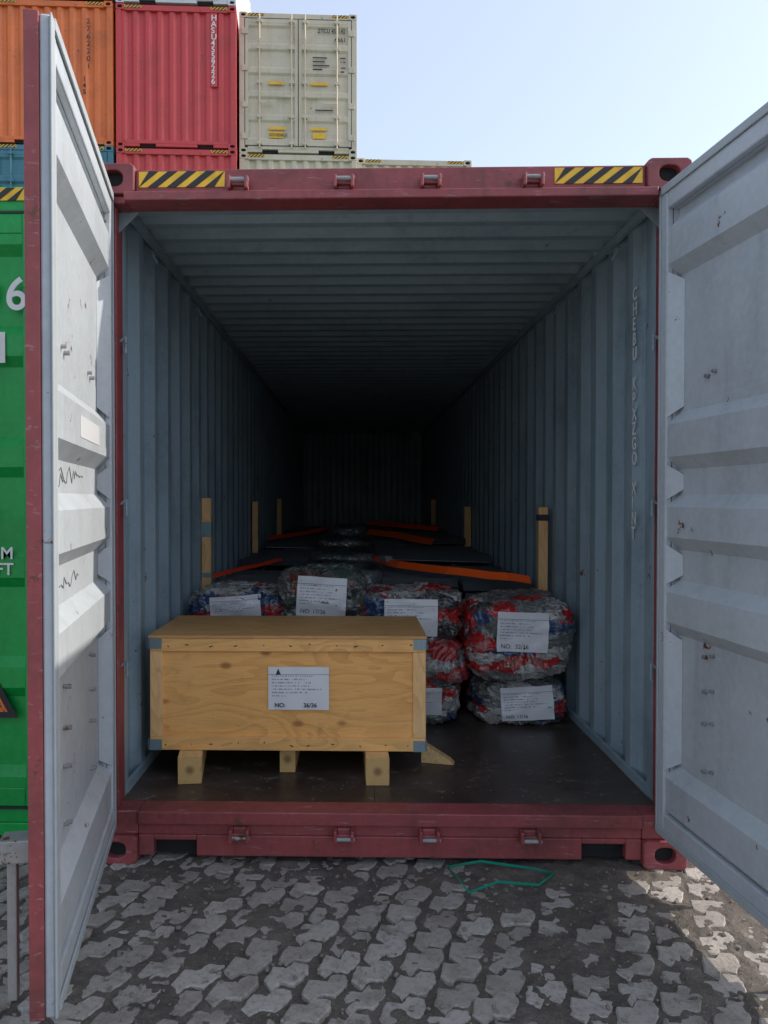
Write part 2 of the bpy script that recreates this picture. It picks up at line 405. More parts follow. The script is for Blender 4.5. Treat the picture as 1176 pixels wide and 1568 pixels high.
f.box(-.80, .80, .0, .05, .03, .118); f.box(-1.045, -.98, .002, .05, .03, .118); f.box(.98, 1.045, .002, .05, .03, .118)
f.box(-.98, -.80, .002, .05, .095, .118); f.box(.80, .98, .002, .05, .095, .118)
f.box(-1.10, 1.10, L-.06, L-.01, .03, 2.88)
f.obj('frame', M['maroon'], C, .006); dk.obj('casting_openings', M['dark'], C)
MB().box(-.985, -.795, .055, .06, .02, .11).box(.795, .985, .055, .06, .02, .11).obj('forklift_slots', M['dark'], C)
hazard(C, -1.03, -.675, 2.808, 2.872, -.001, 4); hazard(C, .675, 1.03, 2.808, 2.872, -.001, 4)
k = MB(); ks = MB()
for x in (-.616, -.184, .168, .581):
    for z, s_ in ((2.81, 1), (.135, -1)):
        k.box(x-.042, x+.042, -.035, .0, z-.008, z+.004); k.box(x-.042, x-.028, -.055, .0, z-.026, z+.026); k.box(x+.028, x+.042, -.055, .0, z-.026, z+.026)
        k.box(x-.028, x+.028, -.018, .0, z-.022, z+.024)
        ks.cyl((x-.03, -.042, z+.012*s_), (x+.045, -.042, z+.012*s_), .009, 10)
k.obj('cam_keepers', M['maroon'], C, .005); ks.obj('cam_pins', M['steel'], C)
w = MB()
for sx in (-1, 1):
    pr = corr(.20, L-.12, .278, .036)
    for (a, oa), (b, ob) in zip(pr, pr[1:]):
        w.quad((sx*(1.165+oa), a, .19), (sx*(1.165+ob), b, .19), (sx*(1.165+ob), b, 2.84), (sx*(1.165+oa), a, 2.84))
    w.box(min(sx*1.150, sx*1.2), max(sx*1.150, sx*1.2), .161, .2, .2, 2.8)
pr = corr(-1.20, 1.20, .25, .04)
for (a, oa), (b, ob) in zip(pr, pr[1:]): w.quad((a, L-.14+oa, .19), (b, L-.14+ob, .19), (b, L-.14+ob, 2.85), (a, L-.14+oa, 2.85))
w.obj('side_walls', M['interior_shaded'], C)
w = MB(); pr = corr(.26, L-.08, .209, .036, .26)
for (a, oa), (b, ob) in zip(pr, pr[1:]): w.quad((-1.215, a, 2.825+oa), (1.215, a, 2.825+oa), (1.215, b, 2.825+ob), (-1.215, b, 2.825+ob))
w.box(-1.2, 1.2, .10, .26, 2.79, 2.862)
for sx in (-1, 1): w.box(min(sx*1.14, sx*1.164), max(sx*1.14, sx*1.164), .2, L-.15, 2.785, 2.822)
w.obj('roof', M['ceiling'], C)
gs = MB()
for sx in (-1, 1):
    gs.prism([(sx*1.148, 2.745), (sx*1.06, 2.745), (sx*1.148, 2.66)], .105, .112)
    for z in (.8, 1.5, 2.2):
        gs.cyl((sx*1.150, .12, z), (sx*1.125, .12, z+.02), .006, 8); gs.cyl((sx*1.125, .12, z+.02), (sx*1.125, .12, z-.05), .006, 8)
    for y in (.6, 1.7, 2.9, 4.0): gs.cyl((sx*1.14, y, 2.74), (sx*1.125, y+.05, 2.70), .006, 8); gs.cyl((sx*1.125, y+.05, 2.70), (sx*1.14, y+.1, 2.74), .006, 8)
gs.obj('lashing_rings', M['interior_shaded'], C)
fl = MB()
ys = [.11, 2.5, 4.9, 7.3, 9.7, L-.1]
for a, b in zip(ys, ys[1:]):
    for x0, x1 in ((-1.165, -.0525), (-.0515, 1.165)): fl.box(x0, x1, a+.003, b-.001, FZ-.03, FZ)
fl.obj('plywood_floor', M['floor'], C, .001)
MB().box(-1.2, 1.2, .12, L-.1, .10, FZ-.034).obj('underfloor', M['dark'], C)
ch = MB(); rg = random.Random(3)
for _ in range(60):
    x, y = rg.uniform(-1.1, 1.1), .12+abs(rg.gauss(0, .3)); s_ = rg.uniform(.001, .003)
    ch.box(-s_*rg.uniform(.6, 2), s_, -s_*.4, s_*.5, 0, .0012, Matrix.Translation((x, min(y, 2), FZ+.0012)) @ Matrix.Rotation(rg.uniform(0, 3), 4, 'Z'))
ch.obj('wood_chips', M['steel'], C)
for sx in (-1, 1):
    a = MB(); a.box(min(sx*1.145, sx*1.166), max(sx*1.145, sx*1.166), .2, L-.15, FZ, FZ+.04); a.obj('floor_angle', M['interior_shaded'], C)
text('\n'.join('CHEBU KPXZGO XINT'), .085, (1.1645, .475, 2.45), M['white'], C, rot=(R(90), 0, R(-90)), ls=.82, sx=.85)

# ------------------------------------------------------------------ doors
def door(loc, ang, s, W=1.175, name='container_door', marks=False):
    e = empty(name, loc, ang); z0, z1 = .16, 2.77
    a = MB(); r = MB()
    def B(mb, u0, u1, w0, w1, za, zb): mb.box(u0, u1, min(s*w0, s*w1), max(s*w0, s*w1), za, zb)
    for u0, u1 in ((0, .06), (W-.075, W)): B(a, u0, u1, 0, .028, z0, z1)
    B(a, .06, W-.075, .001, .028, z0, z0+.09); B(a, .06, W-.075, .001, .028, z1-.09, z1)
    a.obj('inner_frame', M['doorin'], e, .006)
    for u0, u1 in ((-.001, .06), (W-.06, W+.006)): B(r, u0, u1, .028, .066, z0-.002, z1+.004)
    B(r, .06, W-.06, .029, .066, z0-.002, z0+.07); B(r, .06, W-.06, .029, .066, z1-.07, z1+.004)
    B(r, .06, W-.06, .056, .062, z0+.07, z1-.07)
    r.obj('outer_frame', M['maroon'], e, .004)
    ribs = [(.27, .40), (1.03, 1.15), (1.37, 1.49), (1.69, 1.82), (2.46, 2.60)]
    sl = .05; lo = .052
    prof = [(z0+.09, lo)]
    for p, q in ribs: prof += [(p-sl, lo), (p, .008), (q, .008), (q+sl, lo)]
    prof.append((z1-.09, lo))
    pn = MB()
    for (z, o), (zz, oo) in zip(prof, prof[1:]):
        pn.quad((.06, s*o, z), (W-.075, s*o, z), (W-.075, s*oo, zz), (.06, s*oo, zz))
    for (za, zb) in zip([z0+.09]+[q+sl for p, q in ribs], [p-sl for p, q in ribs]+[z1-.09]):
        if zb-za < .05: continue
        for u, d in ((.061, 1), (W-.076, -1)):
            pn.quad((u, s*.004, za-.02), (u+d*.045, s*(lo-.001), za+.02), (u+d*.045, s*(lo-.001), zb-.02), (u, s*.004, zb+.02))
    pn.obj('corrugated_panel', M['doorin'], e)
    mb_ = MB(); B(mb_, .06, W-.075, .028, .0555, z0+.085, z0+.0899); B(mb_, .06, W-.075, .028, .0555, z1-.0899, z1-.085)
    B(mb_, .0602, .062, .028, .0555, z0+.09, z1-.09); B(mb_, W-.077, W-.0752, .028, .0555, z0+.09, z1-.09); mb_.obj('rail_returns', M['doorin'], e)
    gk = MB()
    B(gk, .004, .018, -.006, 0, z0, z1); B(gk, W-.03, W+.012, -.006, .0, z0+.002, z1-.002)
    B(gk, .02, W-.03, -.008, 0, z1-.025, z1+.008); B(gk, .02, W-.03, -.008, 0, z0-.002, z0+.03)
    gk.obj('door_gasket', M['gasket'], e, .003)
    rod = MB()
    for u in (.30, .80):
        rod.cyl((u, s*.105, z0-.06), (u, s*.105, z1+.05), .017, 10)
        for z in (z0+.05, .7, 1.3, 1.95, z1-.05): B(rod, u-.06, u+.06, .066, .125, z-.03, z+.03)
    B(rod, W-.10, W-.03, .066, .15, .56, .62)
    B(rod, W-.085, W-.055, .11, .135, .18, .60)
    for z in (.3, .9, 1.5, 2.05, 2.62): B(rod, .02, .12, .066, .085, z-.06, z+.06)
    rod.obj('lock_rods', M['steel'], e, .003)
    bt = MB()
    for u in (.30, .80):
        for z in (.50, .68, .80, .93, 1.98):
            bt.cyl((u-.02, s*.055, z), (u-.02, s*.034, z), .008, 8); bt.cyl((u+.025, s*.055, z+.012), (u+.025, s*.036, z+.012), .007, 8)
    bt.obj('bolts', M['steel'], e)
    if marks:   # pen scribbles on the recessed flats
        sc = MB(); rg2 = random.Random(11)
        def stroke(u0, za, n, du, dz, w):
            pu, pz = u0, za
            for q in range(n):
                nu, nz = pu+du*rg2.uniform(.4, 1.2), za+dz*rg2.uniform(-1, 1)
                sc.cyl((pu, s*w, pz), (nu, s*w, nz), .0016, 5); pu, pz = nu, nz
        stroke(.45, 1.60, 16, .035, .028, .0505); stroke(.55, 1.26, 14, .03, .025, .0505); stroke(.80, 1.585, 6, .03, .03, .0505)
        sc.obj('pen_marks', M['pencil'], e)
        B(q := MB(), .35, .75, .0065, .0075, 1.72, 1.79); q.obj('tape_residue', M['label'], e)
    return e
door((1.10, -.004, 0), R(-84.0), 1)
door((-1.14, -.004, 0), R(-79.6), -1, 1.215, marks=True)

# ------------------------------------------------------------------ crate
K = empty('wooden_crate')
x0, x1, y0, y1, z0, z1 = -1.10, .19, .40, 1.01, .345, .885
MB().box(x0+.012, x1-.012, y0+.012, y1-.012, z0+.012, z1-.02).obj('plywood_sides', M['ply'], K)
MB().box(x0-.006, x1+.006, y0-.008, y0+.30, z1-.014, z1).box(x0-.006, x1+.006, y0+.302, y1+.008, z1-.014, z1-.001).obj('lid', M['plytop'], K, .002)
h = MB(); v = MB()
h.box(x0, x1, y0-.004, y0+.012, z1-.075, z1-.0145); h.box(x0, x1, y0-.004, y0+.012, z0, z0+.062)
h.box(x0, x1, y1-.012, y1+.004, z1-.075, z1-.0145); h.box(x0, x1, y1-.012, y1+.004, z0, z0+.062)
h.obj('frame_rails', M['pine'], K, .002)
for a in (x0, x1-.058):
    v.box(a, a+.058, y0-.003, y0+.012, z0+.063, z1-.076); v.box(a, a+.058, y1-.012, y1+.003, z0+.063, z1-.076)
for a in (x0-.004, x1-.012): v.box(a, a+.016, y0+.012, y0+.07, z0+.063, z1-.076); v.box(a, a+.016, y1-.07, y1-.012, z0+.063, z1-.076)
for a in (x0-.004, x1-.012): v.box(a, a+.016, y0+.012, y1-.012, z0, z0+.062); v.box(a, a+.016, y0+.012, y1-.012, z1-.076, z1-.0145)
v.obj('frame_stiles', M['pinev'], K, .002)
t = MB()
for a in (x0, x1):
    for q in ((z0, z0+.05), (z1-.063, z1-.015)):
        sgn = 1 if a == x0 else -1
        t.box(min(a, a+sgn*.055)-.001, max(a, a+sgn*.055)+.001, y0-.008, y0-.004, q[0], q[1])
        t.box(min(a-sgn*.007, a-sgn*.004), max(a-sgn*.007, a-sgn*.004), y0-.008, y0+.06, q[0], q[1])
t.obj('tin_corners', M['tin'], K)
nl = MB()
for x in np.linspace(x0+.08, x1-.08, 11):
    for z in (z0+.03, z1-.045): nl.cyl((x+random.uniform(-.03, .03), y0-.0048, z+random.uniform(-.012, .012)), (x, y0, z), .0028, 6)
nl.obj('nails', M['dark'], K)
rn = MB()
def rb(xc, w, ya, yb, za, zb, tilt=0):
    mt = Matrix.Translation((xc, ya, 0)) @ Matrix.Rotation(tilt, 4, 'Z')
    rn.box(-w/2, w/2, 0, yb-ya, za, zb, mt)
    o = MB().box(-w/2+.001, w/2-.001, -.004, -.0005, -(zb-za)/2+.001, (zb-za)/2-.001).obj('end_grain', M['endgrain'], K)
    o.location = (xc, ya, (za+zb)/2); o.rotation_euler = (0, 0, tilt)
rb(-.895, .108, .31, .96, FZ+.001, z0-.002, R(8)); rb(-.46, .075, .47, .96, FZ+.001, z0-.002); rb(-.035, .108, .31, .96, FZ+.001, z0-.002, R(1))
rn.obj('runners', M['piney'], K, .004)
def label_grid(name, xa, xb, za, zb, yfun, parent, n=14):
    vs = []; fs = []; uv = []
    for j in range(n+1):
        for i in range(n+1):
            x = xa+(xb-xa)*i/n; z = za+(zb-za)*j/n; vs.append((x, yfun(x, z), z)); uv.append((i/n, j/n))
    for j in range(n):
        for i in range(n): a = j*(n+1)+i; fs.append((a, a+1, a+n+2, a+n+1))
    me = bpy.data.meshes.new(name); me.from_pydata(vs, [], fs); l = me.uv_layers.new(name='UVMap')
    for lp in me.loops: l.data[lp.index].uv = uv[lp.vertex_index]
    me.materials.append(M['label'])
    for p in me.polygons: p.use_smooth = True
    o = bpy.data.objects.new(name, me); scene.collection.objects.link(o); o.parent = parent
    return o
label_grid('paper_label', -.545, -.26, .535, .737, lambda x, z: .4105-.003-.004*abs(math.sin(x*22+z*9)), K)
text('NO:', .028, (-.515, .4025, .548), M['ink'], K); text('36/36', .028, (-.38, .4025, .548), M['ink'], K)
MB().prism([(-.51, .70), (-.485, .70), (-.498, .73)], .402, .4035).obj('logo', M['ink'], K)
wo = MB().prism([(0, 0), (.16, 0), (.14, .02), (.0, .10)], 0, .05).obj('wood_offcut', M['piney']); wo.location = (.19, .62, FZ+.001); wo.rotation_euler = (0, 0, R(-12))

# ------------------------------------------------------------------ wrapped bundles
def bag(c, size, mat, seed, label=None, txt='', p=6.5, amp=.026, n=64):
    e = empty('wrapped_bundle')
    vs = {}; V = []; F = []
    def vid(q):
        key = (round(q[0], 5), round(q[1], 5), round(q[2], 5))
        if key not in vs: vs[key] = len(V); V.append(q)
        return vs[key]
    for ax in range(3):
        for sg in (-1, 1):
            for i in range(n):
                for j in range(n):
                    ids = []
                    for di, dj in ((0, 0), (1, 0), (1, 1), (0, 1)):
                        q = [0, 0, 0]; q[ax] = sg; q[(ax+1) % 3] = -1+2*(i+di)/n; q[(ax+2) % 3] = -1+2*(j+dj)/n
                        ids.append(vid(tuple(q)))
                    F.append(ids if sg > 0 else ids[::-1])
    out = []
    so = Vector((seed*5.3, seed*2.1, seed*7.7)); rs = random.Random(seed)
    k1, k2 = rs.uniform(-.07, .07), rs.uniform(-.07, .07)
    for q in V:
        v = Vector(q); r = (abs(v.x)**p+abs(v.y)**p+abs(v.z)**p)**(1/p); u = v/r
        pin = 1-.08*abs(u.x)**4
        w_ = Vector((u.x*size[0]/2*(1+k1*u.z), u.y*size[1]/2, u.z*size[2]/2*pin+k2*u.x*size[2]*.5))
        d = noise.noise(Vector((w_.x*4, w_.y*4, w_.z*6))+so)*amp*1.4
        s2 = Vector((w_.x*9, w_.y*9, w_.z*11))+so
        s2 += Vector((noise.noise(s2*.4), noise.noise(s2*.4+Vector((9, 3, 1))), noise.noise(s2*.4+Vector((2, 7, 5)))))*2.2
        d += (.45-abs(noise.noise(s2)))**2*amp*3.6-.35*amp
        d += (.4-abs(noise.noise(s2*2.1)))**2*amp*3.4
        out.append(Vector(c)+w_+u.normalized()*d)
    zmin = c[2]-size[2]/2
    out = [Vector((q.x, q.y, max(q.z, zmin+.002))) for q in out]
    me = bpy.data.meshes.new('film'); me.from_pydata([tuple(q) for q in out], [], F); me.update()
    for pl in me.polygons: pl.use_smooth = True
    me.materials.append(mat)
    o = bpy.data.objects.new('film_wrapped_body', me); scene.collection.objects.link(o); o.parent = e
    if label:
        bv = BVHTree.FromPolygons(out, F)
        lx, lz, lw, lh, rt = label
        cs, sn = math.cos(rt), math.sin(rt)
        def hit(x, z):
            h_ = bv.ray_cast(Vector((x, c[1]-3, z)), Vector((0, 1, 0)))
            return h_[0].y if h_[0] is not None else c[1]
        n2 = 12; g_ = {}
        for i in range(n2+1):
            for j in range(n2+1):
                a = (i/n2-.5)*lw; b = (j/n2-.5)*lh
                x = lx+a*cs-b*sn; z = lz+a*sn+b*cs
                g_[i, j] = [x, hit(x, z), z]
        for _ in range(3):
            ng = {}
            for i in range(n2+1):
                for j in range(n2+1):
                    s_ = [g_[i+a, j+b][1] for a in (-1, 0, 1) for b in (-1, 0, 1) if (i+a, j+b) in g_]
                    ng[i, j] = [g_[i, j][0], min(g_[i, j][1], sum(s_)/len(s_)), g_[i, j][2]]
            g_ = ng
        vv = [(g_[i, j][0], g_[i, j][1]-.008, g_[i, j][2]) for j in range(n2+1) for i in range(n2+1)]
        ff = [(j*(n2+1)+i, j*(n2+1)+i+1, (j+1)*(n2+1)+i+1, (j+1)*(n2+1)+i) for j in range(n2) for i in range(n2)]
        lm = bpy.data.meshes.new('paper_label'); lm.from_pydata(vv, [], ff); l = lm.uv_layers.new(name='UVMap')
        for lp in lm.loops:
            kk = lp.vertex_index; l.data[lp.index].uv = ((kk % (n2+1))/n2, (kk//(n2+1))/n2)
        for pl in lm.polygons: pl.use_smooth = True
        lm.materials.append(M['label']); lo_ = bpy.data.objects.new('paper_label', lm); scene.collection.objects.link(lo_); lo_.parent = e
        cu = bpy.data.curves.new('t', 'FONT'); cu.body = txt; cu.size = lh*.15
        to = bpy.data.objects.new('t', cu); scene.collection.objects.link(to)
        bpy.context.view_layer.update()
        tm = bpy.data.meshes.new_from_object(to.evaluated_get(bpy.context.evaluated_depsgraph_get()))
        bpy.data.objects.remove(to)
        lb = BVHTree.FromPolygons([Vector(q) for q in vv], ff)
        for q in tm.vertices:
            a = q.co.x-lw*.42; b = q.co.y-lh*.42
            x = lx+a*cs-b*sn; z = lz+a*sn+b*cs
            h_ = lb.ray_cast(Vector((x, c[1]-3, z)), Vector((0, 1, 0)))
            yy = h_[0].y if h_[0] is not None else lb.find_nearest(Vector((x, c[1]-size[1]/2, z)))[0].y
            q.co = (x, yy-.0025, z)
        tm.materials.clear(); tm.materials.append(M['ink'])
        to = bpy.data.objects.new('label_text', tm); scene.collection.objects.link(to); to.parent = e
    return e
bag((.83, 1.56, FZ+.13), (.51, .62, .26), M['film0'], 1, (.85, .35, .30, .19, R(3)), 'NO: 13/36')
bag((.81, 1.52, FZ+.49), (.60, .66, .45), M['film0'], 2, (.81, .77, .29, .225, R(-2)), 'NO:  32/36')
bag((.20, 1.56, FZ+.12), (.52, .6, .24), M['film2'], 3, (.22, .36, .28, .16, 0), 'NO: 8/36')
bag((.24, 1.56, FZ+.355), (.55, .6, .24), M['film2'], 4)
bag((.20, 1.60, FZ+.61), (.56, .62, .29), M['film0'], 5, (.185, .835, .31, .215, R(-1)), 'NO: 21/36')
bag((-.33, 1.62, FZ+.25), (.54, .6, .48), M['film3'], 6, n=24)
bag((-.33, 1.62, FZ+.68), (.52, .6, .38), M['film1'], 7, (-.335, .95, .29, .23, R(-3)), 'NO: 17/36')
bag((-.86, 1.62, FZ+.22), (.54, .6, .44), M['film3'], 8, n=24)
bag((-.85, 1.60, FZ+.59), (.56, .6, .31), M['film0'], 9, (-.84, .885, .30, .14, R(4)), 'NO: 4/36', amp=.03)
for i, (y, zt, wd, ln) in enumerate([(2.45, 1.05, .50, .9), (3.6, 1.09, .49, 1.1), (5.0, 1.14, .48, 1.3), (6.7, 1.20, .40, 1.5)]):
    bag((-.24, y, zt-.10), (wd+.06, ln, .19), M['film3'], 20+i, amp=.016, p=8, n=30)
    bag((-.24, y+.02, (zt-.2+FZ)/2), (wd+.04, ln, zt-.2-FZ), M['film3'], 30+i, amp=.016, p=8, n=24)

# ------------------------------------------------------------------ black bundles + straps
def bar_bundle(x0, x1, y0, y1, zt, tilt=0, skew=0):
    e = empty('black_bar_bundle'); b = MB()
    MB().box(x0+.02, x1-.02, y0+.02, y1-.02, FZ+.02, zt-.12).obj('core', M['blackcore'], e)
    n = max(3, int((y1-y0)/.24))
    for i in range(n):
        y = y0+(i+.5)*(y1-y0)/n; dx = random.uniform(-.012, .012); tz = random.uniform(-.008, .008)
        m = Matrix.Translation(((x0+x1)/2+dx, y, zt-.045+tz)) @ Matrix.Rotation(tilt+random.uniform(-.02, .02), 4, 'Z') @ Matrix.Rotation(skew, 4, 'Y') @ Matrix.Rotation(R(60), 4, 'X')
        b.box(-(x1-x0)/2, (x1-x0)/2, -.034, .034, -.012, .012, m)
    for z in np.arange(FZ+.05, zt-.1, .075):
        b.box(x0, x1, y0, y0+.03, z-.022, z+.022)
    for x in np.linspace(x0+.03, x1-.03, 4): b.box(x-.012, x+.012, y0+.03, y1, zt-.115, zt-.09)
    b.obj('bars', M['blackbar'], e, .004)
for (a, b_, c, d, z, t_, sk) in [(-1.10, -.56, 2.05, 3.1, .97, .25, .06), (-1.12, -.52, 3.2, 4.7, 1.03, -.15, -.04), (-1.1, -.5, 4.85, 6.6, 1.08, .06, .03), (-1.1, -.5, 6.75, 9.0, 1.12, 0, 0),
                          (.05, .58, 2.0, 3.5, .99, .14, .02), (.60, 1.1, 1.98, 3.4, .97, .12, .03), (.06, 1.08, 3.6, 5.1, 1.04, -.05, .02), (.05, 1.08, 5.25, 7.2, 1.09, .05, -.02), (.0, 1.08, 7.4, 9.2, 1.14, 0, 0), (-.45, -.02, 7.6, 9.2, 1.14, 0, 0)]:
    bar_bundle(a, b_, c, d, z, t_, sk)
def strap(pts, wd, mat, name='lashing_strap'):
    e = empty(name); vs = []; n = 10; P = []
    for a, b in zip(pts, pts[1:]):
        for k_ in range(n): P.append(Vector(a).lerp(Vector(b), k_/n))
    P.append(Vector(pts[-1]))
    for i, p_ in enumerate(P):
        d = (P[min(i+1, len(P)-1)]-P[max(i-1, 0)]).normalized(); sd = d.cross(Vector((0, 0, 1)))
        sd.normalize()
        if sd.y < 0: sd = -sd
        sd = (sd+Vector((0, 0, 1.1))).normalized()
        up = Vector((0, 0, noise.noise(p_*6)*.006+wd*.32))
        vs += [tuple(p_+sd*wd/2+up), tuple(p_-sd*wd/2+up)]
    mb = MB(); mb.v = vs; mb.f = [(2*i, 2*i+1, 2*i+3, 2*i+2) for i in range(len(P)-1)]; o = mb.obj('webbing', mat, e)
    s_ = o.modifiers.new('solid', 'SOLIDIFY'); s_.thickness = .003
    return e
s1 = strap([(-.06, 3.35, 1.02), (.18, 2.6, 1.015), (.50, 2.15, 1.01), (.86, 1.92, .99), (1.02, 1.93, .97)], .062, M['strap'])
MB().box(-.06, .06, -.03, .03, -.015, .03, Matrix.Translation((.10, 2.85, 1.05)) @ Matrix.Rotation(R(-65), 4, 'Z')).obj('ratchet', M['steel'], s1, .004)
strap([(.0, 5.9, 1.12), (.30, 5.3, 1.11), (.62, 4.4, 1.08)], .075, M['strap'])
strap([(.02, 7.8, 1.17), (.35, 7.3, 1.16), (.9, 6.5, 1.13)], .07, M['redstrap'])
strap([(-1.10, 1.98, .995), (-.98, 2.4, 1.005), (-.74, 3.15, 1.02)], .03, M['redstrap'])
strap([(-1.05, 4.9, 1.10), (-.75, 5.8, 1.11), (-.42, 6.9, 1.15)], .05, M['redstrap'])

def post(x, y, w_, ztop):
    e = empty('timber_post')
    MB().box(x-w_/2, x+w_/2, y-.025, y+.025, FZ+.001, ztop).obj('upright', M['pinev'], e, .003)
    return e
p = post(-1.135, 1.97, .062, 1.53)
MB().box(-1.1675, -1.101, 1.942, 1.998, 1.27, 1.37).box(-1.1675, -1.101, 1.942, 1.998, 1.0, 1.03).obj('tape', M['tin'], p)
MB().box(-1.19, -1.1676, 1.93, 1.96, 1.29, 1.36).box(-1.19, -1.1676, 1.93, 1.96, .88, .98).obj('shim', M['palewhite'], p)
p = post(1.12, 2.02, .062, 1.47); MB().box(1.085, 1.155, 1.985, 2.05, 1.38, 1.42).obj('tape', M['ink'], p)
post(-1.12, 4.35, .055, 1.50); post(1.12, 5.5, .075, 1.44); post(-1.12, 6.7, .06, 1.53); post(1.12, 9.3, .075, 1.52)

# ------------------------------------------------------------------ ground
def vn(X, Y, sc, seed):
    x = X*sc; y = Y*sc; xi = np.floor(x).astype(np.int64); yi = np.floor(y).astype(np.int64); fx = x-xi; fy = y-yi
    fx = fx*fx*(3-2*fx); fy = fy*fy*(3-2*fy)
    def hsh(a, b):
        h_ = (a*374761393+b*668265263+seed*1442695041) & 0xffffffff
        h_ = ((h_ ^ (h_ >> 13))*1274126177) & 0xffffffff
        return ((h_ ^ (h_ >> 16)) & 0xffff)/65535.
    return (hsh(xi, yi)*(1-fx)+hsh(xi+1, yi)*fx)*(1-fy)+(hsh(xi, yi+1)*(1-fx)+hsh(xi+1, yi+1)*fx)*fy
def axis(a, b, st, far):
    mid = list(np.arange(a, b, st)); o = []; s_ = st; x = b
    while x < far: o.append(x); s_ *= 1.22; x += s_
    o.append(far); lo = []; s_ = st; x = a
    while x > -far: x -= s_; s_ *= 1.22; lo.append(max(x, -far))
    return np.array(sorted(set(lo+mid+o)))
xs = axis(-1.7, 1.75, .0105, 600); ys_ = axis(-1.35, .12, .0105, 600)
X, Y = np.meshgrid(xs, ys_)
Z = (vn(X, Y, 1.3, 1)-.5)*.012+(vn(X, Y, 4.5, 2)-.5)*.012+(vn(X, Y, 14, 3)-.5)*.012+(vn(X, Y, 37, 4)-.5)*.009+(vn(X, Y, 80, 5)-.5)*.004
Z += .0045*np.exp(-((X-.78)**2/.06+(Y+.38)**2/.08))+.004*np.exp(-(Y-.02)**2/.03)
Z -= .0050
ny, nx = X.shape
V = np.stack([X, Y, Z], -1).reshape(-1, 3)
idx = np.arange(nx*ny).reshape(ny, nx)
Fq = np.stack([idx[:-1, :-1], idx[:-1, 1:], idx[1:, 1:], idx[1:, :-1]], -1).reshape(-1, 4)
me = bpy.data.meshes.new('ground'); me.from_pydata(V.tolist(), [], Fq.tolist()); me.update()
for pl in me.polygons: pl.use_smooth = True
def dirt_mat():
    m, nt, b, co = base('packed_dirt', .9)
    a = tnoise(nt, co, 6, 5, .72); c_ = tnoise(nt, co, 60, 4, .7); d = tnoise(nt, co, 220, 2, .6)
    c = mixc(nt, ramp(nt, a, .35, .7), (.085, .071, .060), (.155, .132, .112))
    c = mixc(nt, math_(nt, 'MULTIPLY', ramp(nt, c_, .5, .75), .5), c, (.24, .21, .18))
    c = mixc(nt, math_(nt, 'MULTIPLY', ramp(nt, d, .52, .42), .5), c, (.045, .038, .032))
    nt.links.new(c, b.inputs['Base Color'])
    bump(nt, b, math_(nt, 'ADD', math_(nt, 'MULTIPLY', d, .5), c_), 1.0, .008)
    return m
me.materials.append(dirt_mat())
go = bpy.data.objects.new('ground', me); scene.collection.objects.link(go)
PL, PW = .178, .098
pv = []; pf = []
rot = Matrix.Rotation(R(24), 3, 'Z')
for r_ in range(-112, 113):
    for c_ in range(-64, 65):
        ox = c_*PL+(r_ % 2)*PL/2; oy = r_*PW
        cc = rot @ Vector((ox+PL/2, oy+PW/2, 0))
        if not (-6.5 < cc.x < 6.5 and -6.5 < cc.y < 1.2): continue
        zzA = .014
        pts = []
        for t in (0, .25, .5, .75): pts.append((t*PL, zzA*(1 if t in (.25, .75) else -1)))
        pts += [(PL-.012, PW*.45)]
        for t in (1, .75, .5, .25): pts.append((t*PL, PW+zzA*(1 if t in (.25, .75) else -1)))
        pts += [(-.012, PW*.45)]
        cx, cy = PL/2, PW/2; sh = random.uniform(.83, .94)
        ang = random.uniform(-.07, .07); ca, sa = math.cos(ang), math.sin(ang)
        zt = random.uniform(-.006, .0035); tx, ty = random.uniform(-.04, .04), random.uniform(-.05, .05)
        if random.random() < .05: zt -= .012
        jx, jy = random.uniform(-.006, .006), random.uniform(-.006, .006)
        near = abs(cc.x) < 2 and cc.y > -1.8
        if near:
            fine = []
            for a_, b_ in zip(pts, pts[1:]+pts[:1]):
                for q in (0, .25, .5, .75): fine.append((a_[0]+(b_[0]-a_[0])*q+random.gauss(0, .0018), a_[1]+(b_[1]-a_[1])*q+random.gauss(0, .0018)))
            pts = fine
            if random.random() < .5:
                kx, ky = random.choice(pts); rr_ = random.uniform(.02, .045)
                pts = [(px+(cx-px)*.3*max(0, 1-math.hypot(px-kx, py-ky)/rr_)*2, py+(cy-py)*.3*max(0, 1-math.hypot(px-kx, py-ky)/rr_)*2) for px, py in pts]
        n_ = len(pts); i0 = len(pv)
        for k_, (s_, dz) in enumerate(((sh, -.02), (sh, -.004), (sh-.07, 0))):
            for (px, py) in pts:
                a_ = (px-cx)*s_; b_ = (py-cy)*s_; q = Vector((a_*ca-b_*sa, a_*sa+b_*ca, 0))
                w_ = rot @ (q+Vector((cx+ox+jx, cy+oy+jy, 0)))
                pv.append((w_.x, w_.y, zt+dz+a_*tx+b_*ty))
        for k_ in range(2):
            for j in range(n_): pf.append((i0+k_*n_+j, i0+k_*n_+(j+1) % n_, i0+(k_+1)*n_+(j+1) % n_, i0+(k_+1)*n_+j))
        pf.append(tuple(i0+2*n_+j for j in range(n_)))
me = bpy.data.meshes.new('paving_stones'); me.from_pydata(pv, [], pf); me.update()
